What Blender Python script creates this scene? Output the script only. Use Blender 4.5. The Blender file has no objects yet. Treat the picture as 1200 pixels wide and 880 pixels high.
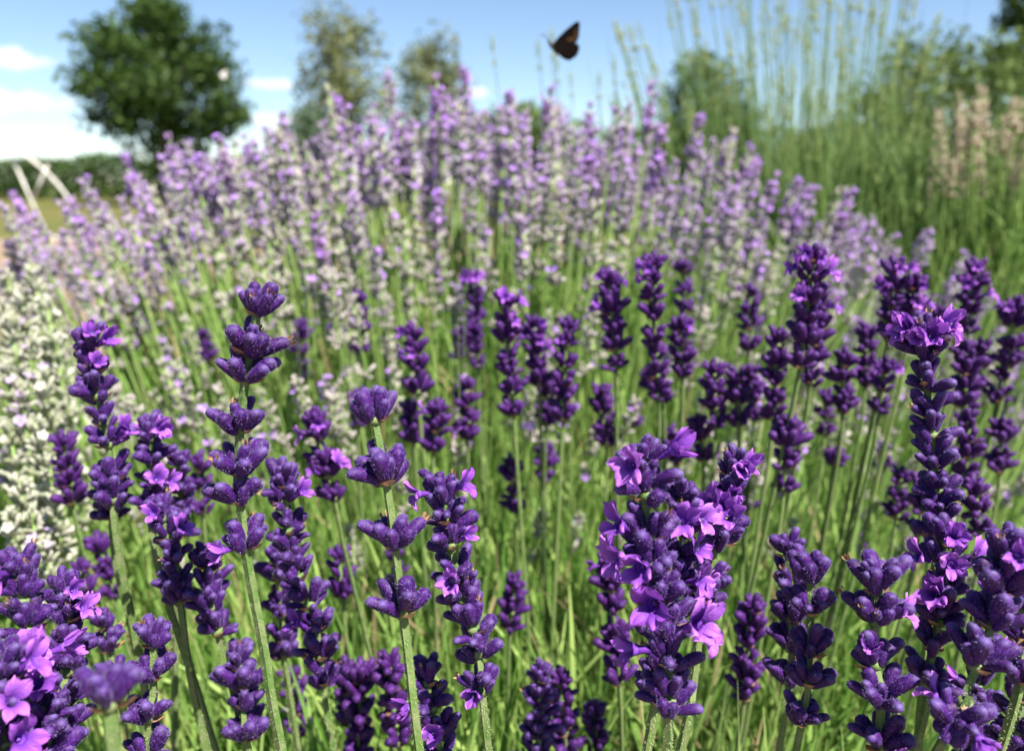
import bpy, math, random
import numpy as np
from mathutils import Vector, Matrix, Quaternion

random.seed(11)
rng = np.random.default_rng(11)
R = math.radians
scn = bpy.context.scene
COL = scn.collection

# ------------------------------------------------------------------ camera
PITCH = R(13.4)
CAM = Vector((0.0, 0.0, 0.56))
FPX, CX, CY = 942.0, 600.0, 440.0
FWD = Vector((0, math.cos(PITCH), -math.sin(PITCH)))
UPV = Vector((0, math.sin(PITCH), math.cos(PITCH)))
RGT = Vector((1, 0, 0))
cam_d = bpy.data.cameras.new('camera')
cam = bpy.data.objects.new('camera', cam_d)
COL.objects.link(cam)
cam.location = CAM
cam.rotation_euler = (math.pi / 2 - PITCH, 0, 0)
cam_d.sensor_width = 36
cam_d.lens = 36 * FPX / 1200
cam_d.clip_start = 0.01
cam_d.clip_end = 3000
cam_d.dof.use_dof = True
cam_d.dof.focus_distance = 0.246
cam_d.dof.aperture_fstop = 10.0
scn.camera = cam

def at(px, py, d):
    """real point seen at photo pixel px,py at depth d (metres along the view axis)"""
    return CAM + d * (FWD + RGT * ((px - CX) / FPX) - UPV * ((py - CY) / FPX))

# ------------------------------------------------------------------ sky, sun, exposure
SUN_EL, SUN_A = R(58), R(48)
SUN_DIR = Vector((math.cos(SUN_EL) * math.sin(SUN_A), -math.cos(SUN_EL) * math.cos(SUN_A), math.sin(SUN_EL)))
world = bpy.data.worlds.new('World')
scn.world = world
world.use_nodes = True
wn, wl = world.node_tree.nodes, world.node_tree.links
wn.clear()

def N(nodes, t, **kw):
    n = nodes.new(t)
    for k, v in kw.items():
        if k.startswith('i_'):
            n.inputs[k[2:].replace('_', ' ')].default_value = v
        else:
            setattr(n, k, v)
    return n

def math_n(nodes, links, op, a, b=None, c=None, clamp=False):
    n = nodes.new('ShaderNodeMath')
    n.operation = op
    n.use_clamp = clamp
    for i, v in enumerate((a, b, c)):
        if v is None:
            continue
        if isinstance(v, (int, float)):
            n.inputs[i].default_value = v
        else:
            links.new(v, n.inputs[i])
    return n.outputs[0]

sky = N(wn, 'ShaderNodeTexSky', sky_type='NISHITA', sun_disc=False, sun_elevation=SUN_EL,
        sun_rotation=math.pi - SUN_A, altitude=1200, air_density=1.0, dust_density=0.0, ozone_density=2.6)
bg = N(wn, 'ShaderNodeBackground', i_Strength=0.058)
wout = wn.new('ShaderNodeOutputWorld')
tc = wn.new('ShaderNodeTexCoord')
sep = wn.new('ShaderNodeSeparateXYZ')
wl.new(tc.outputs['Generated'], sep.inputs[0])
W = lambda op, a, b=None, c=None, clamp=False: math_n(wn, wl, op, a, b, c, clamp)
az = W('ARCTAN2', sep.outputs[0], sep.outputs[1])
el = W('ARCSINE', sep.outputs[2])
noi = N(wn, 'ShaderNodeTexNoise', i_Scale=17.0, i_Detail=6.0, i_Roughness=0.62)
wl.new(tc.outputs['Generated'], noi.inputs['Vector'])
noi2 = N(wn, 'ShaderNodeTexNoise', i_Scale=55.0, i_Detail=4.0, i_Roughness=0.6)
wl.new(tc.outputs['Generated'], noi2.inputs['Vector'])
wob = W('ADD', W('MULTIPLY', W('SUBTRACT', noi.outputs[0], 0.5), 1.3), W('MULTIPLY', W('SUBTRACT', noi2.outputs[0], 0.5), 1.3))
clouds = []
for px, py, sa, se in ((14, 70, .046, .014), (22, 121, .080, .017), (-70, 95, .06, .015), (318, 98, .035, .009),
                       (318, 140, .04, .008), (545, 108, .05, .009)):
    v = (FWD + RGT * ((px - CX) / FPX) - UPV * ((py - CY) / FPX)).normalized()
    clouds.append((math.atan2(v.x, v.y), math.asin(v.z), sa, se))
for k in range(22):                       # the same low fair-weather clouds go on round the horizon
    a = 0.75 + k * (2 * math.pi - 1.5) / 22 + random.uniform(-.08, .08)
    clouds.append((a if a < math.pi else a - 2 * math.pi, random.uniform(.04, .16), random.uniform(.04, .11), random.uniform(.014, .03)))
mask = None
for a0, e0, sa, se in clouds:
    u = W('DIVIDE', W('SUBTRACT', az, a0), sa)
    w = W('DIVIDE', W('SUBTRACT', el, e0), se)
    d2 = W('SQRT', W('ADD', W('MULTIPLY', u, u), W('MULTIPLY', w, w)))
    m = W('SUBTRACT', 1.0, d2)
    mask = m if mask is None else W('MAXIMUM', mask, m)
cm = W('SMOOTH_MIN', W('MULTIPLY', W('ADD', W('ADD', mask, wob), -0.22), 3.0), 1.0, 0.2)
cm = W('MAXIMUM', cm, 0.0)
cm = W('MULTIPLY', cm, 0.9)
mix = N(wn, 'ShaderNodeMix', data_type='RGBA')
wl.new(cm, mix.inputs['Factor'])
wl.new(sky.outputs[0], mix.inputs['A'])
mix.inputs['B'].default_value = (6.6, 6.8, 7.0, 1)
wl.new(mix.outputs['Result'], bg.inputs['Color'])
wl.new(bg.outputs[0], wout.inputs[0])

sun_d = bpy.data.lights.new('sun', 'SUN')
sun_d.energy = 5.0
sun_d.angle = R(0.53)
sun_d.color = (1.0, 0.95, 0.87)
sun = bpy.data.objects.new('sun', sun_d)
COL.objects.link(sun)
sun.rotation_mode = 'QUATERNION'
sun.rotation_quaternion = SUN_DIR.to_track_quat('Z', 'Y')
scn.view_settings.view_transform = 'Standard'
scn.view_settings.look = 'None'
scn.view_settings.gamma = 1
scn.view_settings.use_curve_mapping = False
scn.view_settings.exposure = 1.60
scn.cycles.max_bounces = 6
scn.cycles.diffuse_bounces = 3
scn.cycles.glossy_bounces = 2
scn.cycles.transmission_bounces = 3
scn.cycles.caustics_reflective = False
scn.cycles.caustics_refractive = False

# ------------------------------------------------------------------ materials
def ramp_mix(nt, fac, c1, c2):
    m = nt.nodes.new('ShaderNodeMix')
    m.data_type = 'RGBA'
    m.inputs['A'].default_value = (*c1, 1) if not hasattr(c1, 'is_linked') else (0, 0, 0, 1)
    if hasattr(c1, 'is_linked'):
        nt.links.new(c1, m.inputs['A'])
    if hasattr(c2, 'is_linked'):
        nt.links.new(c2, m.inputs['B'])
    else:
        m.inputs['B'].default_value = (*c2, 1)
    nt.links.new(fac, m.inputs['Factor'])
    return m.outputs['Result']

def new_mat(name, rough=0.6, sheen=0.0, translucent=0.0, spec=0.3, sheen_tint=(1, 1, 1)):
    mt = bpy.data.materials.new(name)
    mt.use_nodes = True
    nt = mt.node_tree
    nt.nodes.clear()
    out = nt.nodes.new('ShaderNodeOutputMaterial')
    p = nt.nodes.new('ShaderNodeBsdfPrincipled')
    p.inputs['Roughness'].default_value = rough
    p.inputs['Specular IOR Level'].default_value = spec
    if sheen:
        p.inputs['Sheen Weight'].default_value = sheen
        p.inputs['Sheen Roughness'].default_value = 0.35
        p.inputs['Sheen Tint'].default_value = (*sheen_tint, 1)
    if translucent:
        tr = nt.nodes.new('ShaderNodeBsdfTranslucent')
        mx = nt.nodes.new('ShaderNodeMixShader')
        mx.inputs[0].default_value = translucent
        nt.links.new(p.outputs[0], mx.inputs[1])
        nt.links.new(tr.outputs[0], mx.inputs[2])
        nt.links.new(mx.outputs[0], out.inputs[0])
    else:
        tr = None
        nt.links.new(p.outputs[0], out.inputs[0])
    def colour(sock):
        nt.links.new(sock, p.inputs['Base Color'])
        if tr:
            nt.links.new(sock, tr.inputs['Color'])
    return mt, nt, p, colour

def noise(nt, scale, detail=3, rough=0.6, coord='Object'):
    t = nt.nodes.new('ShaderNodeTexCoord')
    n = nt.nodes.new('ShaderNodeTexNoise')
    n.inputs['Scale'].default_value = scale
    n.inputs['Detail'].default_value = detail
    n.inputs['Roughness'].default_value = rough
    nt.links.new(t.outputs[coord], n.inputs['Vector'])
    return n.outputs['Fac']

def stretch(nt, sock, lo, hi):
    m = nt.nodes.new('ShaderNodeMapRange')
    m.inputs['From Min'].default_value = lo
    m.inputs['From Max'].default_value = hi
    nt.links.new(sock, m.inputs['Value'])
    return m.outputs['Result']

def obj_random(nt):
    return nt.nodes.new('ShaderNodeObjectInfo').outputs['Random']

def island_random(nt):
    return nt.nodes.new('ShaderNodeNewGeometry').outputs['Random Per Island']

def mat_calyx(name, deep, mid, speck, island=False, sheen=0.35, tint=(.6, .5, 1)):
    mt, nt, p, colour = new_mat(name, 0.55, sheen, spec=0.25, sheen_tint=tint)
    a = noise(nt, 900, 2)
    tcb = nt.nodes.new('ShaderNodeTexCoord')
    mp = nt.nodes.new('ShaderNodeMapping')
    mp.inputs['Scale'].default_value = (1, 1, .45)
    nt.links.new(tcb.outputs['Object'], mp.inputs['Vector'])
    nb_ = nt.nodes.new('ShaderNodeTexNoise')
    nb_.inputs['Scale'].default_value = 2100
    nb_.inputs['Detail'].default_value = 3
    nb_.inputs['Roughness'].default_value = .7
    nt.links.new(mp.outputs[0], nb_.inputs['Vector'])
    b = nb_.outputs['Fac']
    r = island_random(nt) if island else obj_random(nt)
    c = ramp_mix(nt, r, deep, mid)
    c = ramp_mix(nt, math_n(nt.nodes, nt.links, 'MULTIPLY', stretch(nt, a, .42, .62), .55), c, mid)
    c = ramp_mix(nt, math_n(nt.nodes, nt.links, 'MULTIPLY', stretch(nt, b, .50, .64), .75), c, speck)
    m2 = noise(nt, 1200, 3, .6)
    c = ramp_mix(nt, math_n(nt.nodes, nt.links, 'MULTIPLY', stretch(nt, m2, .48, .62), .65), c, (.070, .008, .095))
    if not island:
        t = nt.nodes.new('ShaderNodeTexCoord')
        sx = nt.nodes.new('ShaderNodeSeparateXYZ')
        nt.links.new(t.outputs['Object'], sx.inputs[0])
        f = math_n(nt.nodes, nt.links, 'MULTIPLY', stretch(nt, sx.outputs[2], .0082, .0108), .32)
        c = ramp_mix(nt, f, c, (.20, .15, .38))
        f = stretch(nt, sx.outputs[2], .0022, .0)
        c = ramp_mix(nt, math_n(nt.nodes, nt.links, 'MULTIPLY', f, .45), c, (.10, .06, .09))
    colour(c)
    bump = nt.nodes.new('ShaderNodeBump')
    bump.inputs['Strength'].default_value = 0.5
    bump.inputs['Distance'].default_value = 0.0003
    nt.links.new(b, bump.inputs['Height'])
    nt.links.new(bump.outputs[0], p.inputs['Normal'])
    return mt

def mat_two(name, c1, c2, rough=0.6, translucent=0.0, island=True, spec=0.25, nscale=None, c3=None, straw=0.0):
    mt, nt, p, colour = new_mat(name, rough, translucent=translucent, spec=spec)
    r = island_random(nt) if island else obj_random(nt)
    c = ramp_mix(nt, r, c1, c2)
    if straw:
        c = ramp_mix(nt, math_n(nt.nodes, nt.links, 'GREATER_THAN', r, 1 - straw), c, (.36, .28, .15))
    if c3 is not None:
        c = ramp_mix(nt, stretch(nt, noise(nt, nscale, 3), .42, .64), c, c3)
    colour(c)
    return mt

M = {}
M['calyx'] = mat_calyx('calyx_violet', (.0045, .0010, .026), (.020, .0030, .074), (.125, .036, .29), sheen=.07)
M['calyx_far'] = mat_calyx('calyx_violet_far', (.007, .0018, .032), (.036, .006, .095), (.11, .026, .21), island=True, sheen=.06)
M['fuzz'] = mat_two('calyx_hair', (.09, .05, .20), (.20, .15, .33), .8)
def mat_corolla():
    mt, nt, p, colour = new_mat('corolla_violet', .55, translucent=.30, spec=.2)
    t = nt.nodes.new('ShaderNodeTexCoord')
    sx = nt.nodes.new('ShaderNodeSeparateXYZ'); nt.links.new(t.outputs['Object'], sx.inputs[0])
    r2 = math_n(nt.nodes, nt.links, 'SQRT', math_n(nt.nodes, nt.links, 'ADD', math_n(nt.nodes, nt.links, 'MULTIPLY', sx.outputs[0], sx.outputs[0]),
                math_n(nt.nodes, nt.links, 'MULTIPLY', sx.outputs[1], sx.outputs[1])))
    rim = stretch(nt, r2, .0016, .0068)
    lo = ramp_mix(nt, obj_random(nt), (.10, .022, .26), (.17, .04, .35))
    hi = ramp_mix(nt, obj_random(nt), (.33, .085, .54), (.54, .20, .70))
    c = ramp_mix(nt, rim, lo, hi)
    ang = math_n(nt.nodes, nt.links, 'ARCTAN2', sx.outputs[1], sx.outputs[0])
    n1 = noise(nt, 500, 3)
    vein = math_n(nt.nodes, nt.links, 'SINE', math_n(nt.nodes, nt.links, 'ADD', math_n(nt.nodes, nt.links, 'MULTIPLY', ang, 26.0), math_n(nt.nodes, nt.links, 'MULTIPLY', n1, 9.0)))
    c = ramp_mix(nt, math_n(nt.nodes, nt.links, 'MULTIPLY', stretch(nt, vein, .4, 1.0), .35), c, (.17, .04, .40))
    colour(c)
    b = nt.nodes.new('ShaderNodeBump'); b.inputs['Strength'].default_value = .6; b.inputs['Distance'].default_value = .0004
    nt.links.new(noise(nt, 900, 3), b.inputs['Height']); nt.links.new(b.outputs[0], p.inputs['Normal'])
    return mt
M['corolla'] = mat_corolla()
M['dried'] = mat_two('dried_petal', (.20, .10, .05), (.42, .26, .14), .8, .2, island=False, nscale=900, c3=(.15, .08, .06))
M['throat'] = mat_two('corolla_throat', (.16, .05, .42), (.24, .09, .5), .5, .2, island=False)
M['bract'] = mat_two('papery_bract', (.18, .09, .06), (.42, .25, .16), .8, .25)
M['stem'] = mat_two('stem_green', (.060, .115, .026), (.11, .17, .045), .6, island=False, nscale=240, c3=(.14, .17, .07))
M['stem_hair'] = mat_two('stem_hair', (.34, .40, .20), (.52, .56, .36), .7, .3)
M['leaf'] = mat_two('lavender_leaf', (.075, .19, .022), (.38, .51, .15), .6, .40, straw=.05)
M['stalk'] = mat_two('green_stalk', (.13, .26, .04), (.36, .48, .16), .6, .2, straw=.03)
M['deep_stalk'] = mat_two('deep_green_stalk', (.06, .12, .025), (.20, .29, .08), .6, .15)
M['thin_stalk'] = mat_two('thin_green_stalk', (.07, .14, .035), (.19, .28, .09), .6, .2)
M['dark_leaf'] = mat_two('bushy_leaf', (.045, .10, .022), (.20, .29, .085), .6, .38)
M['tree_leaf'] = mat_two('tree_leaf', (.014, .036, .005), (.066, .118, .020), .6, .3)
M['birch_leaf'] = mat_two('birch_leaf', (.10, .12, .042), (.21, .225, .09), .6, .3)
M['hedge_leaf'] = mat_two('hedge_leaf', (.022, .055, .012), (.075, .13, .028), .6, .3)
M['shrub_leaf'] = mat_two('shrub_leaf', (.045, .085, .018), (.15, .21, .05), .6, .3)
M['grey_leaf'] = mat_two('greyish_leaf', (.06, .10, .05), (.12, .17, .09), .6, .3)
M['bark'] = mat_two('bark', (.05, .04, .03), (.09, .07, .05), .9, island=False, nscale=6, c3=(.12, .10, .08))
M['pale_calyx'] = mat_two('faded_calyx', (.32, .25, .38), (.50, .42, .51), .7, .3, nscale=160, c3=(.38, .33, .36))
M['cream_calyx'] = mat_two('greenish_faded_calyx', (.40, .35, .34), (.56, .49, .50), .7, .3, nscale=160, c3=(.37, .37, .28))
M['violet_calyx'] = mat_two('mauve_calyx', (.24, .14, .33), (.46, .33, .48), .7, .25)
M['lilac'] = mat_two('lilac_corolla', (.40, .17, .74), (.58, .32, .84), .6, .35)
M['white_petal'] = mat_two('white_petal', (.48, .48, .40), (.62, .61, .54), .6, .3)
M['white_calyx'] = mat_two('whitish_calyx', (.24, .27, .15), (.50, .49, .41), .7, .25)
M['white_lilac'] = mat_two('pale_lilac_petal', (.45, .31, .58), (.60, .48, .66), .6, .3)
M['bud_green'] = mat_two('yellow_green_bud', (.27, .33, .11), (.48, .48, .19), .6, .3)
M['pink_calyx'] = mat_two('dusty_pink_calyx', (.44, .35, .26), (.60, .49, .39), .7, .3)
M['painted'] = mat_two('weathered_white_paint', (.62, .60, .54), (.70, .68, .62), .5, island=False, nscale=14, c3=(.50, .48, .42))
M['wing'] = mat_two('wing_brown', (.004, .003, .0028), (.007, .004, .0035), .9, .02, spec=.05)
M['wing_patch'] = mat_two('wing_tawny', (.045, .020, .008), (.06, .03, .012), .8, .08, spec=.05)
M['insect'] = mat_two('insect_body', (.02, .016, .013), (.03, .022, .018), .6)
M['white_wing'] = mat_two('white_wing', (.75, .72, .70), (.82, .80, .78), .6, .3)

def ground_mat(name, c1, c2, c3, scale):
    mt, nt, p, colour = new_mat(name, 0.9, spec=0.1)
    a = noise(nt, scale, 8, .65)
    b = noise(nt, scale * .13, 4)
    c = ramp_mix(nt, stretch(nt, a, .35, .65), c1, c2)
    c = ramp_mix(nt, stretch(nt, b, .45, .65), c, c3)
    colour(c)
    bump = nt.nodes.new('ShaderNodeBump')
    bump.inputs['Strength'].default_value = 0.8
    bump.inputs['Distance'].default_value = 0.03
    nt.links.new(a, bump.inputs['Height'])
    nt.links.new(bump.outputs[0], p.inputs['Normal'])
    return mt

M['soil'] = ground_mat('dry_soil', (.17, .11, .075), (.27, .19, .14), (.22, .16, .11), 9)
M['meadow'] = ground_mat('dry_meadow', (.055, .065, .018), (.15, .125, .04), (.07, .085, .02), 2.2)
M['grass'] = ground_mat('far_grass', (.07, .10, .025), (.13, .15, .045), (.09, .12, .03), .4)

# ------------------------------------------------------------------ mesh helpers
class MB:
    def __init__(s):
        s.v, s.f, s.m = [], [], []
    def add(s, vs, fs, mi=0):
        o = len(s.v)
        s.v += [tuple(x) for x in vs]
        s.f += [tuple(i + o for i in f) for f in fs]
        s.m += [mi] * len(fs)
    def merge(s, other, mat, remap=None):
        o = len(s.v)
        s.v += [tuple(mat @ Vector(x)) for x in other.v]
        s.f += [tuple(i + o for i in f) for f in other.f]
        s.m += [(remap[k] if remap else k) for k in other.m]
    def tube(s, pts, radii, seg=6, mi=0, ridge=0.0, cap=True, spin=0.0):
        n = len(pts)
        pts = [Vector(p) for p in pts]
        ref = Vector((1, 0, 0))
        rings, fs = [], []
        for i, p in enumerate(pts):
            t = (pts[min(i + 1, n - 1)] - pts[max(i - 1, 0)]).normalized()
            a = (ref - t * ref.dot(t)).normalized()
            b = t.cross(a)
            for k in range(seg):
                th = 2 * math.pi * k / seg + spin
                r = radii[i] * (1 - ridge * (k % 2))
                rings.append(p + a * (r * math.cos(th)) + b * (r * math.sin(th)))
        for i in range(n - 1):
            for k in range(seg):
                k2 = (k + 1) % seg
                fs.append((i * seg + k, i * seg + k2, (i + 1) * seg + k2, (i + 1) * seg + k))
        if cap:
            fs.append(tuple(range(seg - 1, -1, -1)))
            fs.append(tuple((n - 1) * seg + k for k in range(seg)))
        s.add(rings, fs, mi)
    def mesh(s, name, mats, smooth=True):
        me = bpy.data.meshes.new(name)
        me.from_pydata(s.v, [], s.f)
        for m in mats:
            me.materials.append(M[m])
        if len(mats) > 1:
            me.polygons.foreach_set('material_index', s.m)
        if smooth:
            me.polygons.foreach_set('use_smooth', [True] * len(me.polygons))
        me.update()
        return me

def link(name, me, parent=None, loc=(0, 0, 0), rot=None, scale=None):
    o = bpy.data.objects.new(name, me)
    COL.objects.link(o)
    o.parent = parent
    o.location = loc
    if rot is not None:
        o.rotation_mode = 'QUATERNION'
        o.rotation_quaternion = rot
    if scale is not None:
        o.scale = (scale,) * 3 if isinstance(scale, (int, float)) else scale
    return o

def tag(o, label, cat, group=None, kind=None):
    o['label'] = label
    if cat:
        o['category'] = cat
    if group:
        o['group'] = group
    if kind:
        o['kind'] = kind
    return o

def np_mesh(name, verts, tris, mats, mi=None, smooth=False):
    me = bpy.data.meshes.new(name)
    nv, nf, k = len(verts), len(tris), tris.shape[1]
    me.vertices.add(nv)
    me.vertices.foreach_set('co', verts.astype(np.float32).ravel())
    me.loops.add(nf * k)
    me.polygons.add(nf)
    me.loops.foreach_set('vertex_index', tris.astype(np.int32).ravel())
    me.polygons.foreach_set('loop_start', np.arange(0, nf * k, k, dtype=np.int32))
    me.polygons.foreach_set('loop_total', np.full(nf, k, dtype=np.int32))
    for m in mats:
        me.materials.append(M[m])
    if mi is not None:
        me.polygons.foreach_set('material_index', mi.astype(np.int32))
    if smooth:
        me.polygons.foreach_set('use_smooth', np.ones(nf, dtype=bool))
    me.update(calc_edges=True)
    me.validate()
    return me

def unit(a):
    return a / np.maximum(np.linalg.norm(a, axis=1, keepdims=True), 1e-9)

def blades(base, direction, length, width, bend=0.35, seg=3):
    """many narrow curved leaf blades as quads: base (n,3), direction (n,3) unit"""
    n = len(base)
    side = unit(np.cross(direction, rng.normal(size=(n, 3))))
    out = unit(np.cross(side, direction))
    L = length[:, None]
    rows = []
    for i in range(seg + 1):
        t = i / seg
        c = base + direction * L * t + out * L * bend * t * t
        wv = width[:, None] * (1.0 - 0.85 * t ** 2.2) * (0.6 + 0.4 * min(1, t * 3)) * .5
        rows.append(c - side * wv)
        rows.append(c + side * wv)
    V = np.stack(rows, axis=1).reshape(-1, 3)
    k = 2 * (seg + 1)
    f = np.array([[2 * i, 2 * i + 1, 2 * i + 3, 2 * i + 2] for i in range(seg)])
    F = (np.arange(n)[:, None, None] * k + f[None]).reshape(-1, 4)
    return V, F

def leaf_cards(c, size, aspect=0.6, normal_bias=None):
    """n leaf-shaped quads (pointed rhombus) at c with random orientation"""
    n = len(c)
    a = unit(rng.normal(size=(n, 3)))
    b = unit(np.cross(a, rng.normal(size=(n, 3))))
    s = size[:, None]
    V = np.stack([c - a * s * .5, c + b * s * .5 * aspect - a * s * .05, c + a * s * .5, c - b * s * .5 * aspect - a * s * .05], axis=1).reshape(-1, 3)
    F = np.arange(n * 4).reshape(-1, 4)
    return V, F

# ------------------------------------------------------------------ ground
def sheet(name, x0, x1, y0, y1, z, mat, nx=2, ny=2, amp=0.0):
    mb = MB()
    for j in range(ny + 1):
        for i in range(nx + 1):
            zz = z + (random.uniform(-amp, amp) if amp else 0)
            mb.v.append((x0 + (x1 - x0) * i / nx, y0 + (y1 - y0) * j / ny, zz))
    for j in range(ny):
        for i in range(nx):
            a = j * (nx + 1) + i
            mb.f.append((a, a + 1, a + nx + 2, a + nx + 1)); mb.m.append(0)
    o = link(name, mb.mesh(name, [mat]))
    o['kind'] = 'structure'
    return o

sheet('ground', -900, 900, -600, 1500, -0.02, 'grass')
sheet('meadow', -60, 60, 8.2, 45, -0.012, 'meadow')
sheet('soil_bed', -9, 9, -3, 8.6, -0.004, 'soil', 60, 40, 0.003)

# ------------------------------------------------------------------ far trees, hedge, shrubs
def crown_points(centres, radii, per):
    pts = []
    for c, r in zip(centres, radii):
        n = int(per * (r / max(radii)) ** 2)
        p = rng.normal(size=(n, 3))
        p = unit(p) * (rng.random((n, 1)) ** 0.45) * r * np.array([1, 1, .78])
        pts.append(np.array(c) + p)
    return np.concatenate(pts)

def tree(name, label, cat, px, base_d, top_py, bot_py, half_w_px, leaf, leaf_size, nclump=46, per=420, trunk_r=.14,
         group=None, clump=.30, droop=0.0, flat_bottom=0.0, seed=0):
    r_ = random.Random(seed)
    base = at(px, 215, base_d); base.z = 0
    zt = at(px, top_py, base_d).z; zb = at(px, bot_py, base_d).z
    hw = half_w_px * base_d / FPX
    hz = (zt - zb) / 2; zc = (zt + zb) / 2
    root = bpy.data.objects.new(name, None); COL.objects.link(root); root.location = base
    tag(root, label, cat, group)
    cs, rs = [], []
    while len(cs) < nclump:
        v = Vector((r_.uniform(-1, 1), r_.uniform(-1, 1), r_.uniform(-1, 1)))
        if .35 < v.length < 1:
            w = 1.0 if v.z > -.3 else 1 - flat_bottom * (-v.z - .3)
            if v.z > 0:
                w *= 1 - .18 * v.z
            k = clump * r_.uniform(.55, 1.15)
            v = v * (1 - k * .55)
            cs.append((v.x * hw * w, v.y * hw * w, zc + v.z * hz)); rs.append(k * min(hw, hz))
    cs.append((0, 0, zc)); rs.append(.5 * min(hw, hz))
    P = crown_points(cs, rs, per)
    if droop:
        P[:, 2] -= np.abs(rng.normal(size=len(P))) * droop * hz
    V, F = leaf_cards(P, leaf_size * rng.uniform(.7, 1.4, len(P)), .62)
    link('crown', np_mesh('crown', V, F, [leaf]), root)
    mb = MB()
    k0 = Vector((0, 0, zb + (zt - zb) * .25))
    mb.tube([(0, 0, -.05), (trunk_r * .2, 0, k0.z * .5), k0, (0, 0, zc + hz * .5)],
            [trunk_r * 1.25, trunk_r, trunk_r * .8, trunk_r * .2], 8)
    link('trunk', mb.mesh('trunk', ['bark']), root)
    for c in cs[:9]:
        b = MB()
        c = Vector(c)
        s0 = k0 * r_.uniform(.85, 1.2)
        b.tube([s0, s0.lerp(c, .5) + Vector((0, 0, .06 * hz)), c], [trunk_r * .45, trunk_r * .28, trunk_r * .08], 5)
        link('branch', b.mesh('branch', ['bark']), root)
    return root

tree('broadleaf_tree', 'large round dark green tree at the left against the sky', 'tree', 198, 22, -12, 208, 106, 'tree_leaf', .17,
     nclump=120, per=420, trunk_r=.2, clump=.28, flat_bottom=.3, seed=4)
tree('birch_tree', 'tall feathery olive tree, taller and left of the pair behind the lavender', 'tree', 402, 36, -14, 190, 68, 'birch_leaf', .24,
     nclump=50, per=250, trunk_r=.12, clump=.30, droop=.22, seed=5)
tree('birch_tree', 'shorter feathery olive tree, right of the pair behind the lavender', 'tree', 510, 38, 20, 190, 58, 'birch_leaf', .24,
     nclump=42, per=240, trunk_r=.12, clump=.32, droop=.2, seed=8)
tree('round_shrub', 'blue green bushy shrub between the round dark tree and the birches', 'shrub', 372, 24, 122, 232, 56, 'grey_leaf', .16,
     nclump=30, per=420, trunk_r=.08, clump=.4, seed=9)
tree('round_shrub', 'olive shrub on the skyline below the shorter feathery tree', 'shrub', 600, 30, 103, 232, 70, 'shrub_leaf', .2,
     nclump=34, per=300, trunk_r=.08, clump=.36, seed=10)
tree('round_shrub', 'dark green shrub behind the tall yellow budded stalks', 'shrub', 822, 12, 50, 330, 88, 'hedge_leaf', .085,
     nclump=60, per=420, trunk_r=.06, clump=.4, seed=12)
tree('round_shrub', 'low green shrub behind the stalks right of the dark shrub', 'shrub', 960, 11, 150, 330, 95, 'shrub_leaf', .08,
     nclump=40, per=420, trunk_r=.05, clump=.4, seed=21)
tree('round_shrub', 'broad mid green shrub at the right behind the pink spikes', 'shrub', 1110, 7, 30, 300, 135, 'shrub_leaf', .06,
     nclump=50, per=520, trunk_r=.06, clump=.36, seed=14)
tree('broadleaf_tree', 'dark tree cut off by the upper right corner', 'tree', 1190, 13, -60, 200, 60, 'tree_leaf', .10,
     nclump=36, per=420, trunk_r=.10, clump=.36, seed=15)

def hedge(name, label, x0, x1, d, top_py, depth, leaf, size, n):
    a = at(x0, 215, d); b = at(x1, 215, d)
    h = at(x0, top_py, d).z
    root = bpy.data.objects.new(name, None); COL.objects.link(root); root.location = ((a.x + b.x) / 2, a.y, 0)
    tag(root, label, 'hedge')
    w = (b.x - a.x) / 2
    P = np.stack([rng.uniform(-w, w, n), rng.uniform(-depth, depth, n) * .5, rng.uniform(0, 1, n) ** .8 * h], 1)
    P[:, 2] *= 1 + .10 * np.sin(P[:, 0] * 1.7) * np.sin(P[:, 0] * .61 + 1) + rng.normal(0, .03, n)
    V, F = leaf_cards(P, size * rng.uniform(.7, 1.4, n), .6)
    link('crown', np_mesh('crown', V, F, [leaf]), root)
    k = 0
    while k < 2 * w:
        mb = MB(); x = -w + k
        mb.tube([(x, 0, -.03), (x + .05, 0, h * .45), (x, .05, h * .85)], [.05, .04, .015], 5)
        link('trunk', mb.mesh('trunk', ['bark']), root); k += 2.2
hedge('clipped_hedge', 'long dark green hedge at the left behind the meadow', -160, 345, 30, 186, 1.4, 'hedge_leaf', .16, 15000)
hedge('clipped_hedge', 'low distant hedge line right of the olive shrub', 660, 1250, 34, 150, 1.6, 'shrub_leaf', .2, 12000)

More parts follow.
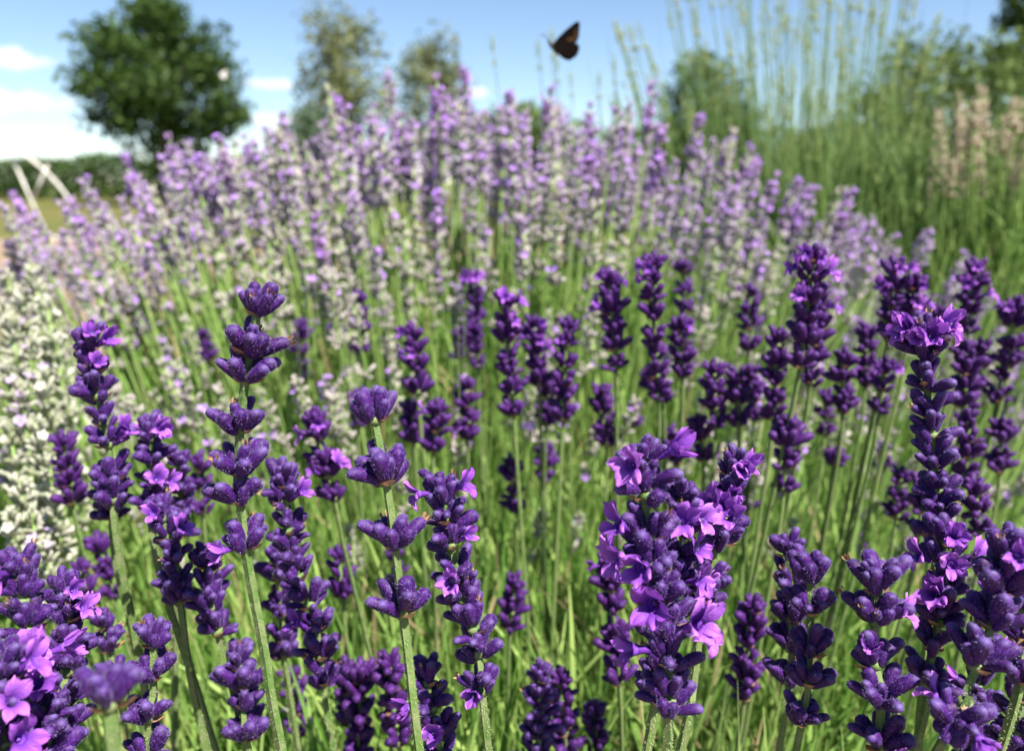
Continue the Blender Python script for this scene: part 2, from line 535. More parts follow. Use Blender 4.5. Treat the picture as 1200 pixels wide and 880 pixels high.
# ------------------------------------------------------------------ white hoop with struts
def hoop():
    d = 4.0
    c = at(-51, 215, d); cx, cy = c.x, c.y
    root = bpy.data.objects.new('garden_hoop', None); COL.objects.link(root); root.location = (cx, cy, 0)
    tag(root, 'curved weathered white hoop frame with crossing struts at the left edge', 'hoop frame')
    rr = .0075
    mb = MB()
    rad, zc = .625, at(-51, 306, d).z
    a0 = -math.asin((zc + .02) / rad)
    P = [(rad * math.cos(a0 + (math.pi - 2 * a0) * k / 40), 0, zc + rad * math.sin(a0 + (math.pi - 2 * a0) * k / 40)) for k in range(41)]
    mb.tube(P, [rr] * 41, 8)
    link('arch_pipe', mb.mesh('arch_pipe', ['painted']), root)
    def loc(px, py, off=0.0):
        p = at(px, py, d); return (p.x - cx, off, p.z)
    for q in ((loc(14, 183, .028), loc(50, 300, .028)), (loc(52, 193, .052), loc(24, 242, .052))):
        mb = MB(); mb.tube(q, [rr * .7] * 2, 8)
        link('strut', mb.mesh('strut', ['painted']), root)
    mb = MB(); mb.tube((loc(36, 278, .052), loc(70, 284, .052)), [rr * .8] * 2, 8)
    link('crossbar', mb.mesh('crossbar', ['painted']), root)
    mb = MB(); mb.tube((loc(45, 282, .028), (loc(45, 282)[0] + .02, .028, -.02)), [rr * .8] * 2, 8)
    link('post', mb.mesh('post', ['painted']), root)
hoop()

# ------------------------------------------------------------------ lavender pieces
def bud_mb(seg, rings, ribs=0.0, bend=0.1, fat=1.0, length=1.0, tip_open=False, hairs=0, seed=0, mi_hair=1):
    """a calyx along +z, base at 0, length 9.2 mm"""
    r_ = random.Random(seed)
    L = .0104 * length
    prof = [(0, .24), (.07, .34), (.2, .43), (.4, .50), (.62, .53), (.8, .51), (.91, .41), (.97, .25), (1.0, .0)]
    def rad(t):
        for (t0, r0), (t1, r1) in zip(prof, prof[1:]):
            if t <= t1:
                return r0 + (r1 - r0) * (t - t0) / (t1 - t0)
        return 0
    mb = MB(); vs = []
    ts = [0, .09, .3, .6, .82, .94] if rings >= 6 else [0, .15, .6, .9]
    for t in ts:
        for k in range(seg):
            th = 2 * math.pi * k / seg
            r = rad(t) * .0041 * fat * (1 + ribs * math.cos(th * seg / 2) * min(1, t * 4))
            vs.append((r * math.cos(th) + bend * L * t * t, r * math.sin(th), L * t))
    n = len(ts)
    vs.append((bend * L, 0, L * 1.0))
    fs = []
    for i in range(n - 1):
        for k in range(seg):
            k2 = (k + 1) % seg
            fs.append((i * seg + k, i * seg + k2, (i + 1) * seg + k2, (i + 1) * seg + k))
    for k in range(seg):
        fs.append(((n - 1) * seg + k, (n - 1) * seg + (k + 1) % seg, n * seg))
    mb.add(vs, fs, 0)
    for h in range(hairs):
        t = r_.uniform(.12, .98); th = r_.uniform(0, 6.283)
        r = rad(t) * .0044 * fat
        p = Vector((r * math.cos(th) + bend * L * t * t, r * math.sin(th), L * t))
        nrm = Vector((math.cos(th), math.sin(th), .35 + (t > .9) * 1.0)).normalized()
        tang = nrm.cross(Vector((r_.uniform(-1, 1), r_.uniform(-1, 1), r_.uniform(-1, 1)))).normalized()
        q = p + (nrm + tang * r_.uniform(-.6, .6)) * r_.uniform(.0003, .0007)
        w = tang.cross(nrm) * .00007
        mb.add([p - w - nrm * .0001, p + w - nrm * .0001, q], [(0, 1, 2)], mi_hair)
    return mb

def lobe(mb, ang, length, width, splay, cup, mi=0, z0=0.0, r0=.0012, nu=4, nv=5, ruffle=.0):
    """a rounded petal lobe leaving a tube rim at angle ang, opening by splay from the tube axis (+z)"""
    vs = []
    ca, sa = math.cos(ang), math.sin(ang)
    for j in range(nv + 1):
        t = j / nv
        w = width * .5 * math.sin(math.pi * (0.16 + .80 * t)) ** .62
        if j == nv:
            w *= .55
        for i in range(nu + 1):
            u = i / nu * 2 - 1
            s = splay * (0.45 + .55 * t)
            rr = r0 + length * t * math.sin(s) - (abs(u) ** 2) * cup * t
            zz = z0 + length * t * math.cos(s) + cup * (u * u) * 1.0 + ruffle * math.sin(u * 4 + ang * 3) * t
            x, y = rr, w * u
            vs.append((x * ca - y * sa, x * sa + y * ca, zz))
    fs = []
    k = nu + 1
    for j in range(nv):
        for i in range(nu):
            a = j * k + i
            fs.append((a, a + 1, a + k + 1, a + k))
    mb.add(vs, fs, mi)

def flower_mb(seed=0, hi=True):
    """two-lipped corolla: tube along +z, upper lip of two lobes towards +x, lower lip of three"""
    r_ = random.Random(seed)
    mb = MB()
    T = .0068
    mb.tube([(0, 0, 0), (0, 0, T * .5), (0, 0, T * .85), (0, 0, T)], [.0010, .0013, .0019, .0026], 8 if hi else 5, 0, cap=False)
    mb.tube([(0, 0, T * .55), (0, 0, T * .99)], [.0012, .0024], 8 if hi else 5, 1, cap=False)
    mb.add([(0.0008 * math.cos(k), 0.0008 * math.sin(k), T * .6) for k in (0, 2.1, 4.2)], [(0, 1, 2)], 1)
    nu, nv = (5, 6) if hi else (2, 2)
    opening = (1.0, .55, .9, 1.05, .7)[seed % 5]
    for a, l, w, s in ((-.45, .0070, .0054, .85), (.45, .0070, .0054, .85), (math.pi, .0062, .0046, 1.3), (math.pi - 1.05, .0056, .0042, 1.25), (math.pi + 1.05, .0056, .0042, 1.25)):
        lobe(mb, a + r_.uniform(-.1, .1), l * r_.uniform(.9, 1.12), w * r_.uniform(.95, 1.25), s * opening * r_.uniform(.75, 1.15), .0011 * r_.uniform(-.6, 1.3), 0,
             T * .96, .0021, nu, nv, .0010)
    return mb

def bract_mb(seed):
    r_ = random.Random(seed)
    mb = MB()
    for a in (0, math.pi):
        a += r_.uniform(-.4, .4)
        L = .0056 * r_.uniform(.6, 1.25)
        vs = []
        for t, w in ((0, .0010), (.35, .0022), (.7, .0014), (1, .0001)):
            for u in (-1, 0, 1):
                x = .0012 + L * t * .85; z = -.0004 + L * t * .30 - .0012 * (1 - abs(u)) * math.sin(t * 3.1)
                y = w * u
                vs.append((x * math.cos(a) - y * math.sin(a), x * math.sin(a) + y * math.cos(a), z))
        fs = [(j * 3 + i, j * 3 + i + 1, j * 3 + i + 4, j * 3 + i + 3) for j in range(3) for i in range(2)]
        mb.add(vs, fs, 0)
    mb.tube([(0, 0, -.0012), (0, 0, .0012)], [.0019, .0022], 8, 1)
    return mb

BUDS = [bud_mb(16, 6, .085, b, f, l, hairs=170, seed=i).mesh('bud', ['calyx', 'fuzz'])
        for i, (b, f, l) in enumerate(((.10, 1.0, 1.0), (.16, .92, 1.08), (.05, 1.08, .92), (.2, .85, .98), (.0, .95, .8)))]
def dried_bud():
    mb = bud_mb(16, 6, .05, .12, .9, .95, hairs=120, seed=77)
    L = .0104 * .95
    r_ = random.Random(5)
    for k in range(4):
        a = k * 1.6
        b = Vector((.12 * L, 0, L * .93))
        mb.add([b + Vector((.0008 * math.cos(a), .0008 * math.sin(a), 0)), b + Vector((.0008 * math.cos(a + 1), .0008 * math.sin(a + 1), 0)),
                b + Vector((.0016 * math.cos(a + .8), .0016 * math.sin(a + .8), .0016)), b + Vector((.0011 * math.cos(a + .3), .0011 * math.sin(a + .3), .0024))], [(0, 1, 2, 3)], 2)
    return mb.mesh('bud', ['calyx', 'fuzz', 'dried'])
DRIED = dried_bud()
FLOWERS = [flower_mb(i).mesh('flower', ['corolla', 'throat']) for i in range(5)]
BRACTS = [bract_mb(i).mesh('whorl', ['bract', 'stem']) for i in range(5)]

def bud_layout(r_, top=False, full=1.0, dense=False):
    """(azimuth, tilt, radius, height, scale) of the buds of one whorl: two opposite cymes plus inner buds"""
    L = []
    no = int(round(r_.choice((8, 8, 9) if dense else (6, 7, 7, 8)) * full))
    bs = .86 if dense else 1.04
    ph = r_.uniform(0, 6.283)
    j = .0032 if dense else .0012
    for i in range(no):
        tilt = R(r_.uniform(20, 68) if dense else r_.uniform(24, 54)) * (.72 if top else 1)
        L.append((ph + 2 * math.pi * i / no + r_.uniform(-.3, .3), tilt, .0017, r_.uniform(-j, j + .0006), bs * r_.uniform(.66, 1.1)))
    ni = r_.choice((2, 3, 3)) if not dense else r_.choice((3, 4))
    ph = r_.uniform(0, 6.283)
    for i in range(ni):
        L.append((ph + 2 * math.pi * i / ni + r_.uniform(-.4, .4), R(r_.uniform(10, 26)), .0013, r_.uniform(.0, .003), bs * r_.uniform(.75, 1.05)))
    if top:
        L.append((0, R(r_.uniform(2, 12)), 0, .002, .85))
    return L

def bud_matrix(a, tilt, r, h, s):
    return (Matrix.Rotation(a, 4, 'Z') @ Matrix.Translation((r, 0, h)) @ Matrix.Rotation(tilt, 4, 'Y') @ Matrix.Scale(s, 4))

LOWBUD = bud_mb(8, 4, .05, .1, 1.0, 1.0)
def whorl_low(seed, top=False):
    r_ = random.Random(seed)
    mb = MB()
    for b in bud_layout(r_, top, 1.0, seed % 2 == 0):
        mb.merge(LOWBUD, bud_matrix(*b))
    br = bract_mb(seed)
    mb.merge(br, Matrix.Identity(4), {0: 1, 1: 2})
    return mb.mesh('whorl', ['calyx_far', 'bract', 'stem'])
WHORL_LOW = [whorl_low(40 + i) for i in range(6)]
WHORL_TOP = [whorl_low(60 + i, True) for i in range(3)]
FLOWERS_LOW = [flower_mb(20 + i, False).mesh('flower', ['corolla', 'throat']) for i in range(4)]

def catmull(P, n):
    P = [2 * P[0] - P[1]] + P + [2 * P[-1] - P[-2]]
    out = []
    for i in range(1, len(P) - 2):
        a, b, c, d = P[i - 1], P[i], P[i + 1], P[i + 2]
        for k in range(n):
            t = k / n
            out.append(.5 * ((2 * b) + (c - a) * t + (2 * a - 5 * b + 4 * c - d) * t * t + (3 * b - a - 3 * c + d) * t ** 3))
    out.append(P[-2])
    return out

CLUMP = Vector((0.03, 0.55, 0))
GROUP_DARK = 'deep violet lavender stems of the near clump'
SPIKES = []

def lavender(pts, head_y, d, label, spacing=.0105, flowers=0, ftop=0.5, scale=1.0, seed=None, depth_slope=None, fsize=(.58, .82), full=1.0,
             group=GROUP_DARK, at_whorls=None, pull=.5):
    """one flowering stem. pts: photo pixels from the tip down (turned into real points at depth d), head_y: lower end of the spike"""
    seed = len(SPIKES) if seed is None else seed
    r_ = random.Random(1000 + seed)
    hi = d < .335
    if depth_slope is None:
        depth_slope = .23 if d > .32 else .06
    P = [at(x, y, d + depth_slope * (y - pts[0][1]) * d / FPX) for x, y in pts]
    last = P[-1]
    dr = (P[-1] - P[-2]).normalized()
    to = (Vector((CLUMP.x + last.x * .35, max(CLUMP.y, last.y * .9), 0)) - last).normalized()
    dn = dr.lerp(to, pull).normalized()
    if dn.z > -.75:
        dn.z = -.75; dn.normalize()
    G = last + dn * (last.z / -dn.z)
    midp = last + (dr * .6 + dn * .4).normalized() * ((G - last).length * .45)
    P += [midp, G - Vector((0, 0, .01))]
    path = catmull(P, 8)
    G = path[-1] + Vector((0, 0, .01))
    root = bpy.data.objects.new('violet_lavender_stem', None)
    COL.objects.link(root)
    root.location = G
    tag(root, label, 'lavender', group)
    # arc length
    S = [0.0]
    for a, b in zip(path, path[1:]):
        S.append(S[-1] + (b - a).length)
    def pos(s):
        s = min(max(s, 0), S[-1])
        for i in range(len(S) - 1):
            if s <= S[i + 1]:
                t = (s - S[i]) / max(1e-9, S[i + 1] - S[i])
                return path[i].lerp(path[i + 1], t), (path[i] - path[i + 1]).normalized()
        return path[-1], (path[-2] - path[-1]).normalized()
    # head length
    hy = [(abs((440 - FPX * (p - CAM).dot(UPV) / (p - CAM).dot(FWD)) - head_y), s) for p, s in ((pos(k * .0015)[0], k * .0015) for k in range(140))]
    head = min(hy)[1]
    first = .0075 * scale
    n = max(2, int(round((head - first) / (spacing * scale))) + 1) if spacing < .025 else 1
    ss = [first + (head - first) * (i / max(1, n - 1)) ** 1.06 + (r_.uniform(-.0022, .0022) if 0 < i < n - 1 else 0) for i in range(n)]
    # stem tube, thin inside the head
    mb = MB()
    k = 3 if hi else 2
    seg = 8 if hi else 6
    sp, rd = [], []
    s = first * .8
    while s < S[-1]:
        p, _ = pos(s)
        sp.append(p - G)
        base_r = (.0013 if s < head else .00145 if s < head + .05 else .0016) * scale * (1 if hi else .85)
        rd.append(base_r)
        s += .006 if (hi and s < .25) else .014
    sp.append(path[-1] - G); rd.append(.0017 * scale)
    mb.tube(sp, rd, seg, 0, ridge=.30, spin=r_.uniform(0, 1.5))
    if hi:
        for _ in range(2600):
            s = r_.uniform(first, min(S[-1], .30)); p, ax = pos(s)
            th = r_.uniform(0, 6.283)
            e1 = ax.orthogonal().normalized(); nrm = (e1 * math.cos(th) + ax.cross(e1) * math.sin(th))
            rr = (.0013 if s < head else .00145) * scale
            q0 = p - G + nrm * rr * .85
            q1 = q0 + (nrm + ax * r_.uniform(-.6, .5)) * r_.uniform(.0004, .0009)
            wv = ax.cross(nrm) * .00008
            mb.add([q0 - wv, q0 + wv, q1], [(0, 1, 2)], 1)
    link('stem', mb.mesh('stem', ['stem', 'stem_hair'], not hi), root)
    # whorls
    want = [0] * n
    for _ in range(flowers):
        i = min(n - 1, int(abs(r_.gauss(0, ftop)) * n)) if ftop < 2 else r_.randrange(n)
        want[i] += 1
    for i in (at_whorls or ()):
        want[min(n - 1, i)] += 1
    for i, s in enumerate(ss):
        p, ax = pos(s)
        q = ax.to_track_quat('Z', 'Y') @ Quaternion((0, 0, 1), r_.uniform(0, 6.283))
        top = i == 0
        sc = scale * (.9 if top else 1.0) * r_.uniform(.86, 1.08)
        camdir = q.inverted() @ (CAM - p).normalized()
        cphi = math.atan2(camdir.y, camdir.x)
        if hi:
            w = link('whorl', r_.choice(BRACTS), root, p - G, q, sc)
            for b in bud_layout(r_, top, full, spacing < .0098):
                a = (b[0] + math.pi) % (2 * math.pi) - math.pi
                m = bud_matrix(*b)
                o = link('bud', DRIED if r_.random() < .07 else r_.choice(BUDS), w)
                o.matrix_local = m @ Matrix.Rotation(r_.uniform(-.5, .5), 4, 'Z')
        else:
            w = link('whorl', r_.choice(WHORL_TOP if top else WHORL_LOW), root, p - G, q, sc)
        for _ in range(want[i]):
            a = cphi + r_.uniform(-1.5, 1.5)
            tilt = R(r_.uniform(48, 88))
            m = bud_matrix(a, tilt, .0045, r_.uniform(.001, .004), r_.uniform(*fsize)) @ Matrix.Rotation(math.pi + r_.uniform(-.8, .8), 4, 'Z')
            o = link('flower', r_.choice(FLOWERS if hi else FLOWERS_LOW), w)
            o.matrix_local = m
    SPIKES.append(root)
    return root

LV = lavender
# ---- near, sharp spikes
LV([(307, 338), (288, 440), (280, 540), (288, 645), (310, 765), (331, 885)], 640, .236, 'tall slender violet spike with widely gapped bud whorls and bare hairy stem', .0125, 0, at_whorls=(6,), pull=.2, seed=1)
LV([(433, 462), (455, 580), (470, 700), (482, 800), (492, 885)], 716, .236, 'violet spike of four open cup like whorls with a single whorl low on its stem', .0180, 0, pull=.2, seed=2, scale=1.06)
LV([(515, 553), (533, 660), (560, 760), (573, 885)], 812, .25, 'long dense spike leaning right beside the four whorled spike', .0085, 5, 3, seed=3)
LV([(752, 513), (762, 640), (780, 740), (782, 885)], 822, .222, 'thickest spike, crowded with open lilac flowers, in the lower middle', .0088, 9, 3, fsize=(.72, .95), seed=4, scale=1.08)
LV([(800, 560), (790, 680), (772, 790), (757, 885)], 820, .238, 'dense spike hidden behind the flower crowded thick spike', .009, 8, 3, seed=5)
LV([(864, 530), (846, 620), (825, 700), (812, 800), (796, 885)], 700, .262, 'flowering spike leaning right from behind the thickest spike', .0088, 7, 3, seed=6)
LV([(921, 625), (928, 740), (912, 885)], 800, .272, 'left of two twin spikes of plump buds with dark left flank', .0115, 0, seed=7, scale=.95)
LV([(948, 652), (949, 760), (932, 885)], 845, .25, 'right of two twin spikes of plump buds on pale stem', .0115, 0, seed=8, scale=.92)
LV([(1028, 662), (1025, 770), (1030, 885)], 875, .232, 'broad cupped spike with one lilac flower between the twin spikes and right edge', .0122, 3, 3, seed=9)
LV([(1108, 608), (1104, 700), (1085, 800), (1070, 885)], 800, .256, 'dense spike with open lilac flowers at its crown left of the right edge', .009, 7, .35, seed=10)
LV([(1186, 622), (1166, 720), (1128, 820), (1095, 885)], 850, .216, 'big dark spike leaning left in the lower right corner', .0105, 3, 3, seed=11)
LV([(1204, 650), (1196, 760), (1170, 885)], 800, .235, 'spike cut by the right edge above the corner stem', .0105, 1, 3, seed=12)
LV([(1150, 740), (1140, 850), (1130, 920)], 900, .27, 'shaded spike low in the right corner behind the leaning big spike', .0095, 2, 3, seed=13)
LV([(1190, 790), (1180, 900)], 930, .25, 'half hidden spike at the very bottom of the right corner', .0095, 0, seed=14)
LV([(1082, 372), (1088, 470), (1098, 580), (1094, 680)], 630, .272, 'tall spike with a crown of bright open flowers high at the right', .0088, 7, .12, fsize=(.65, .85), seed=15)
LV([(18, 645), (35, 760), (48, 900)], 885, .222, 'thick flowering spike at the lower left edge', .0085, 7, 3, fsize=(.75, 1.0), seed=16)
LV([(72, 668), (80, 770), (84, 900)], 860, .25, 'dense flowering spike just right of the left edge spike', .0085, 7, 3, seed=17)
LV([(8, 760), (10, 900)], 900, .205, 'nearest spike low on the left edge with large buds', .0095, 4, 3, seed=18)
LV([(60, 800), (66, 920)], 930, .225, 'violet spike just showing at the bottom left beside the blurred whorl', .009, 3, 3, seed=19)
LV([(180, 728), (180, 810), (178, 900)], 885, .252, 'spike of plump buds right of the blurred nearest whorl', .0115, 2, 3, seed=20)
LV([(140, 846), (142, 930)], 890, .165, 'blurred bud whorl closest to the lens at the bottom left', .03, 0, seed=21, depth_slope=-.12, full=.75)
LV([(118, 712), (132, 790), (138, 900)], 800, .30, 'dark shaded spike behind the left edge cluster', .009, 0, seed=22)
LV([(184, 585), (205, 650), (212, 712), (245, 885)], 705, .295, 'dense spike left of the slender hero stem with dark stem below', .0088, 2, .5, seed=23)
LV([(243, 640), (246, 690), (260, 760)], 742, .30, 'short spike touching the dense spike left of the slender stem', .0095, 0, seed=24)
LV([(278, 758), (286, 820), (296, 900)], 862, .30, 'short spike low between the slender stem and the left cluster', .0105, 0, seed=25)
LV([(330, 545), (342, 650), (372, 740), (392, 885)], 800, .295, 'long spike leaning right behind the slender gapped spike', .009, 2, 3, seed=26)
LV([(322, 640), (330, 720), (340, 820)], 765, .33, 'shaded spike half hidden behind the slender hairy stem', .009, 0, seed=27)
LV([(98, 390), (112, 450), (130, 540), (150, 700)], 585, .31, 'upper left violet spike with one lilac flower near its tip', .0095, 5, .3, seed=28)
LV([(176, 492), (180, 560), (178, 620), (215, 760)], 600, .315, 'spike with lilac flowers right of the upper left violet spike', .009, 6, .6, seed=29)
LV([(122, 545), (130, 600), (150, 720)], 605, .33, 'short dark spike below the upper left violet spike', .009, 0, seed=30)
LV([(210, 530), (212, 600), (205, 700)], 625, .332, 'dark spike right of the lilac flowered left spike', .009, 0, seed=31)
LV([(497, 775), (520, 900)], 920, .272, 'dark shaded spike at the bottom edge left of the long dense spike', .0088, 2, 3, seed=32)
LV([(634, 775), (632, 850), (628, 920)], 905, .325, 'spike at the bottom centre between the dense spike and the thickest spike', .0095, 0, seed=33)

# ---- slightly farther spikes (blurred)
mid = [
 ((70, 508), (86, 590), .40, 0, 'small dark spike against the white lavender at the left'),
 ((92, 655), (108, 715), .40, 0, 'small spike above the left edge cluster'),
 ((112, 630), (135, 700), .43, 0, 'second small spike above the left edge cluster, leaning right'),
 ((232, 535), (238, 600), .42, 0, 'blurred dark spike left of the gapped slender spike'),
 ((365, 478), (392, 585), .37, 5, 'leaning spike with bright lilac flowers right of the slender spike'),
 ((395, 640), (402, 700), .40, 0, 'small spike left of the four whorled spike, at mid height'),
 ((340, 780), (350, 860), .42, 0, 'small faint spike at the bottom right of the slender hairy stem'),
 ((402, 775), (412, 850), .38, 1, 'small spike low left of the four whorled spike stem'),
 ((425, 780), (420, 905), .36, 0, 'spike at the bottom edge touching the four whorled spike stem'),
 ((455, 768), (468, 870), .345, 0, 'small spike low right of the four whorled spike stem'),
 ((655, 785), (664, 885), .37, 0, 'thin spike right of the bottom centre spike'),
 ((604, 672), (598, 738), .42, 0, 'small spike at mid height right of the long dense spike'),
 ((712, 648), (726, 800), .345, 1, 'spike half hidden left of the thickest flowering spike'),
 ((694, 820), (706, 900), .40, 0, 'faint spike at the bottom edge left of the thickest spike'),
 ((884, 698), (872, 818), .355, 0, 'lone small spike between the thickest spike and the twin spikes'),
 ((480, 382), (490, 462), .44, 3, 'spike with lilac side flowers above the four whorled spike'),
 ((590, 343), (602, 488), .42, 3, 'tall centre spike with a lilac cap, left of three neighbours'),
 ((624, 372), (632, 452), .47, 4, 'centre spike with lilac flowers, between the capped spike and the tapering one'),
 ((666, 373), (660, 492), .44, 1, 'tapering centre spike with a separate cone shaped tip'),
 ((642, 440), (640, 498), .50, 0, 'short spike below the tapering centre spike'),
 ((552, 318), (557, 378), .58, 6, 'pale topped lilac spike above the centre group'),
 ((556, 375), (560, 430), .54, 0, 'small spike left of the lilac capped centre spike'),
 ((545, 445), (548, 515), .48, 0, 'small dark spike below the lilac capped centre spike'),
 ((513, 470), (508, 530), .42, 2, 'short dark spike with a lilac flower above the long dense spike'),
 ((480, 470), (486, 520), .46, 0, 'short spike just left of the short lilac flowered one above the dense spike'),
 ((598, 535), (604, 600), .50, 0, 'dark narrow spike below the centre group'),
 ((637, 522), (640, 565), .54, 0, 'tiny dark spike right of the narrow one below the centre group'),
 ((713, 316), (722, 432), .43, 4, 'plump lilac tipped spike in the upper middle, left of the dark tall one'),
 ((764, 298), (772, 465), .42, 4, 'dark tall spike with a bright lilac flower at its tip, upper middle'),
 ((800, 305), (802, 395), .56, 0, 'thin gapped spike right of the dark tall lilac tipped one'),
 ((795, 372), (800, 442), .46, 1, 'shorter spike nestling against the dark tall lilac tipped one'),
 ((758, 430), (776, 470), .46, 0, 'small spike below the dark tall lilac tipped one'),
 ((705, 452), (710, 520), .48, 0, 'shaded spike below the plump lilac tipped spike'),
 ((786, 500), (792, 545), .47, 0, 'small spike just above the thickest flowering spike'),
 ((835, 424), (838, 500), .43, 0, 'dark spike right of the middle, left of a touching pair'),
 ((862, 432), (866, 496), .43, 0, 'dark spike right of the middle, right of a touching pair'),
 ((818, 485), (824, 540), .45, 0, 'dark spike below the touching pair right of the middle'),
 ((878, 332), (878, 412), .52, 1, 'small gapped spike left of the tallest upper right spike'),
 ((955, 286), (938, 430), .365, 6, 'tallest upper right spike with lilac flowers at its tip'),
 ((962, 345), (950, 450), .40, 2, 'spike hidden behind the tallest upper right one'),
 ((912, 388), (906, 492), .41, 0, 'dark spike left of the tallest upper right one'),
 ((880, 430), (884, 490), .48, 0, 'small dark spike behind the touching pair right of the middle'),
 ((924, 486), (918, 575), .385, 0, 'dark spike with a side bud standing below the upper right group'),
 ((990, 412), (988, 485), .42, 0, 'short plump dark spike left of the crowned tall spike'),
 ((968, 458), (966, 510), .50, 0, 'faint small spike left of the short plump dark one'),
 ((1016, 382), (1014, 452), .46, 0, 'blurred spike behind the short plump dark one'),
 ((1047, 304), (1040, 398), .41, 5, 'lilac tipped left spike of the pair above the crowned tall spike'),
 ((1074, 322), (1064, 400), .41, 5, 'lilac tipped right spike of the pair above the crowned tall spike'),
 ((1040, 418), (1030, 482), .42, 3, 'spike with one broad lilac flower left of the crowned tall spike'),
 ((1144, 304), (1134, 388), .45, 3, 'isolated spike against the dark green foliage at the upper right'),
 ((1098, 358), (1100, 400), .50, 0, 'small dim spike behind the crowned tall spike'),
 ((1192, 350), (1182, 428), .45, 3, 'lilac flowered spike at the right edge, upper half'),
 ((1132, 402), (1128, 480), .42, 0, 'dense dark spike right of the crowned tall spike'),
 ((1150, 398), (1146, 455), .46, 0, 'dim spike behind the dense dark one right of the crowned tall spike'),
 ((1176, 428), (1168, 472), .46, 0, 'small spike under the right edge lilac spike'),
 ((1176, 488), (1172, 555), .44, 0, 'broad blurred spike near the right edge at mid height'),
 ((1135, 480), (1130, 560), .40, 0, 'blurred spike just right of the crowned spike, mid height'),
 ((1142, 560), (1148, 625), .37, 0, 'spike with drooping side whorl right of the crowned spike base'),
 ((1056, 548), (1050, 605), .45, 0, 'blurred spike left of the crowned spike base'),
 ((1084, 560), (1076, 625), .39, 0, 'dark spike touching the crowned spike base'),
 ((1036, 520), (1036, 548), .60, 0, 'tiny faint spike left of the crowned spike base'),
 ((980, 528), (976, 545), .46, 0, 'single pair of purple buds on a pale stem right of the middle'),
 ((420, 342), (422, 415), .60, 0, 'gapped dark spike in the upper left middle'),
 ((352, 375), (356, 448), .66, 0, 'small dark spike right of the slender spike top'),
 ((238, 385), (244, 425), .66, 0, 'small dark spike left of the slender spike top'),
 ((424, 455), (420, 500), .52, 1, 'faint dark spike behind the tip of the four whorled spike'),
 ((1010, 598), (1006, 650), .62, 0, 'narrow faint spike in the green stems at the right'),
 ((745, 470), (742, 500), .60, 0, 'tiny dark spike between the thickest spike and the centre group'),
 ((540, 385), (536, 420), .66, 0, 'tiny dim spike between the lilac sided and lilac capped centre spikes'),
 ((460, 640), (470, 690), .50, 0, 'faint spike behind the four whorled spike'),
 ((870, 568), (876, 600), .58, 0, 'tiny faint spike right of the leaning flowering spike'),
]
for i, (t, b, d, nf, lab) in enumerate(mid):
    L = b[1] - t[1]
    sp = .0095 if L * d / FPX < .05 else .0105
    if 'gapped' in lab:
        sp = .0135
    rr = random.Random(i)
    tx = b[0] + (b[0] - t[0]) * .5 + (600 - b[0]) * .03
    LV([t, ((t[0] + b[0]) / 2 + rr.uniform(-2, 2), (t[1] + b[1]) / 2), b, (tx, b[1] + 90)], b[1] - 2, d, lab, sp, nf, .28, seed=100 + i, scale=.98)

# ------------------------------------------------------------------ far spike kinds (head + stem, shared meshes)
TINY = MB()
def tiny_bud(seg=5, L=.0098, r=.0016):
    mb = MB(); vs = []
    for t, k in ((0, .5), (.35, 1), (.8, .9)):
        for i in range(seg):
            a = 2 * math.pi * i / seg
            vs.append((r * k * math.cos(a), r * k * math.sin(a), L * t))
    vs.append((0, 0, L))
    fs = [(j * seg + i, j * seg + (i + 1) % seg, (j + 1) * seg + (i + 1) % seg, (j + 1) * seg + i) for j in range(2) for i in range(seg)]
    fs += [(2 * seg + i, 2 * seg + (i + 1) % seg, 3 * seg) for i in range(seg)]
    mb.add(vs, fs, 0)
    return mb
def tiny_flower():
    mb = MB()
    for k in range(5):
        a = 2 * math.pi * k / 5
        c, s = math.cos(a), math.sin(a)
        L, w = .0046, .0018
        z0, z1 = .0085, .0100
        pts = [(.0006, 0, z0), (L * .6, w, z1), (L, 0, z1 + .0006), (L * .6, -w, z1)]
        mb.add([(x * c - y * s, x * s + y * c, z) for x, y, z in pts], [(0, 1, 2, 3)], 1)
    return mb
TB, TF = tiny_bud(), tiny_flower()

def head_mb(seed, n_whorl, spacing, frac_flower, nb=8, spread=1.0, top_bias=True, taper=.25):
    """whole small flower head along +z, base of the head at z=0: uneven whorls, the lowest ones set apart"""
    r_ = random.Random(seed)
    mb = MB()
    z = 0
    for i in range(n_whorl):
        t = i / max(1, n_whorl - 1)
        sc = (1 - taper * t) * r_.uniform(.8, 1.12) * spread
        k_n = max(4, nb + r_.choice((-2, -1, 0, 0, 1)))
        for k in range(k_n):
            a = 2 * math.pi * k / k_n + r_.uniform(-.45, .45)
            tilt = R(r_.uniform(15, 66)) * (1 if t < 1 else .5)
            m = Matrix.Translation((0, 0, z)) @ bud_matrix(a, tilt, .0015, r_.uniform(-.0034, .0036), sc * r_.uniform(.65, 1.15))
            mb.merge(TB, m)
            pf = frac_flower * ((.35 + 1.3 * t) if top_bias else 1)
            if r_.random() < pf:
                mb.merge(TF, m @ Matrix.Scale(r_.uniform(.7, 1.05), 4))
        z += spacing * r_.uniform(.7, 1.3) * (1.25 - .4 * t) * (1.5 if i == 0 and r_.random() < .5 else 1)
    return mb, z

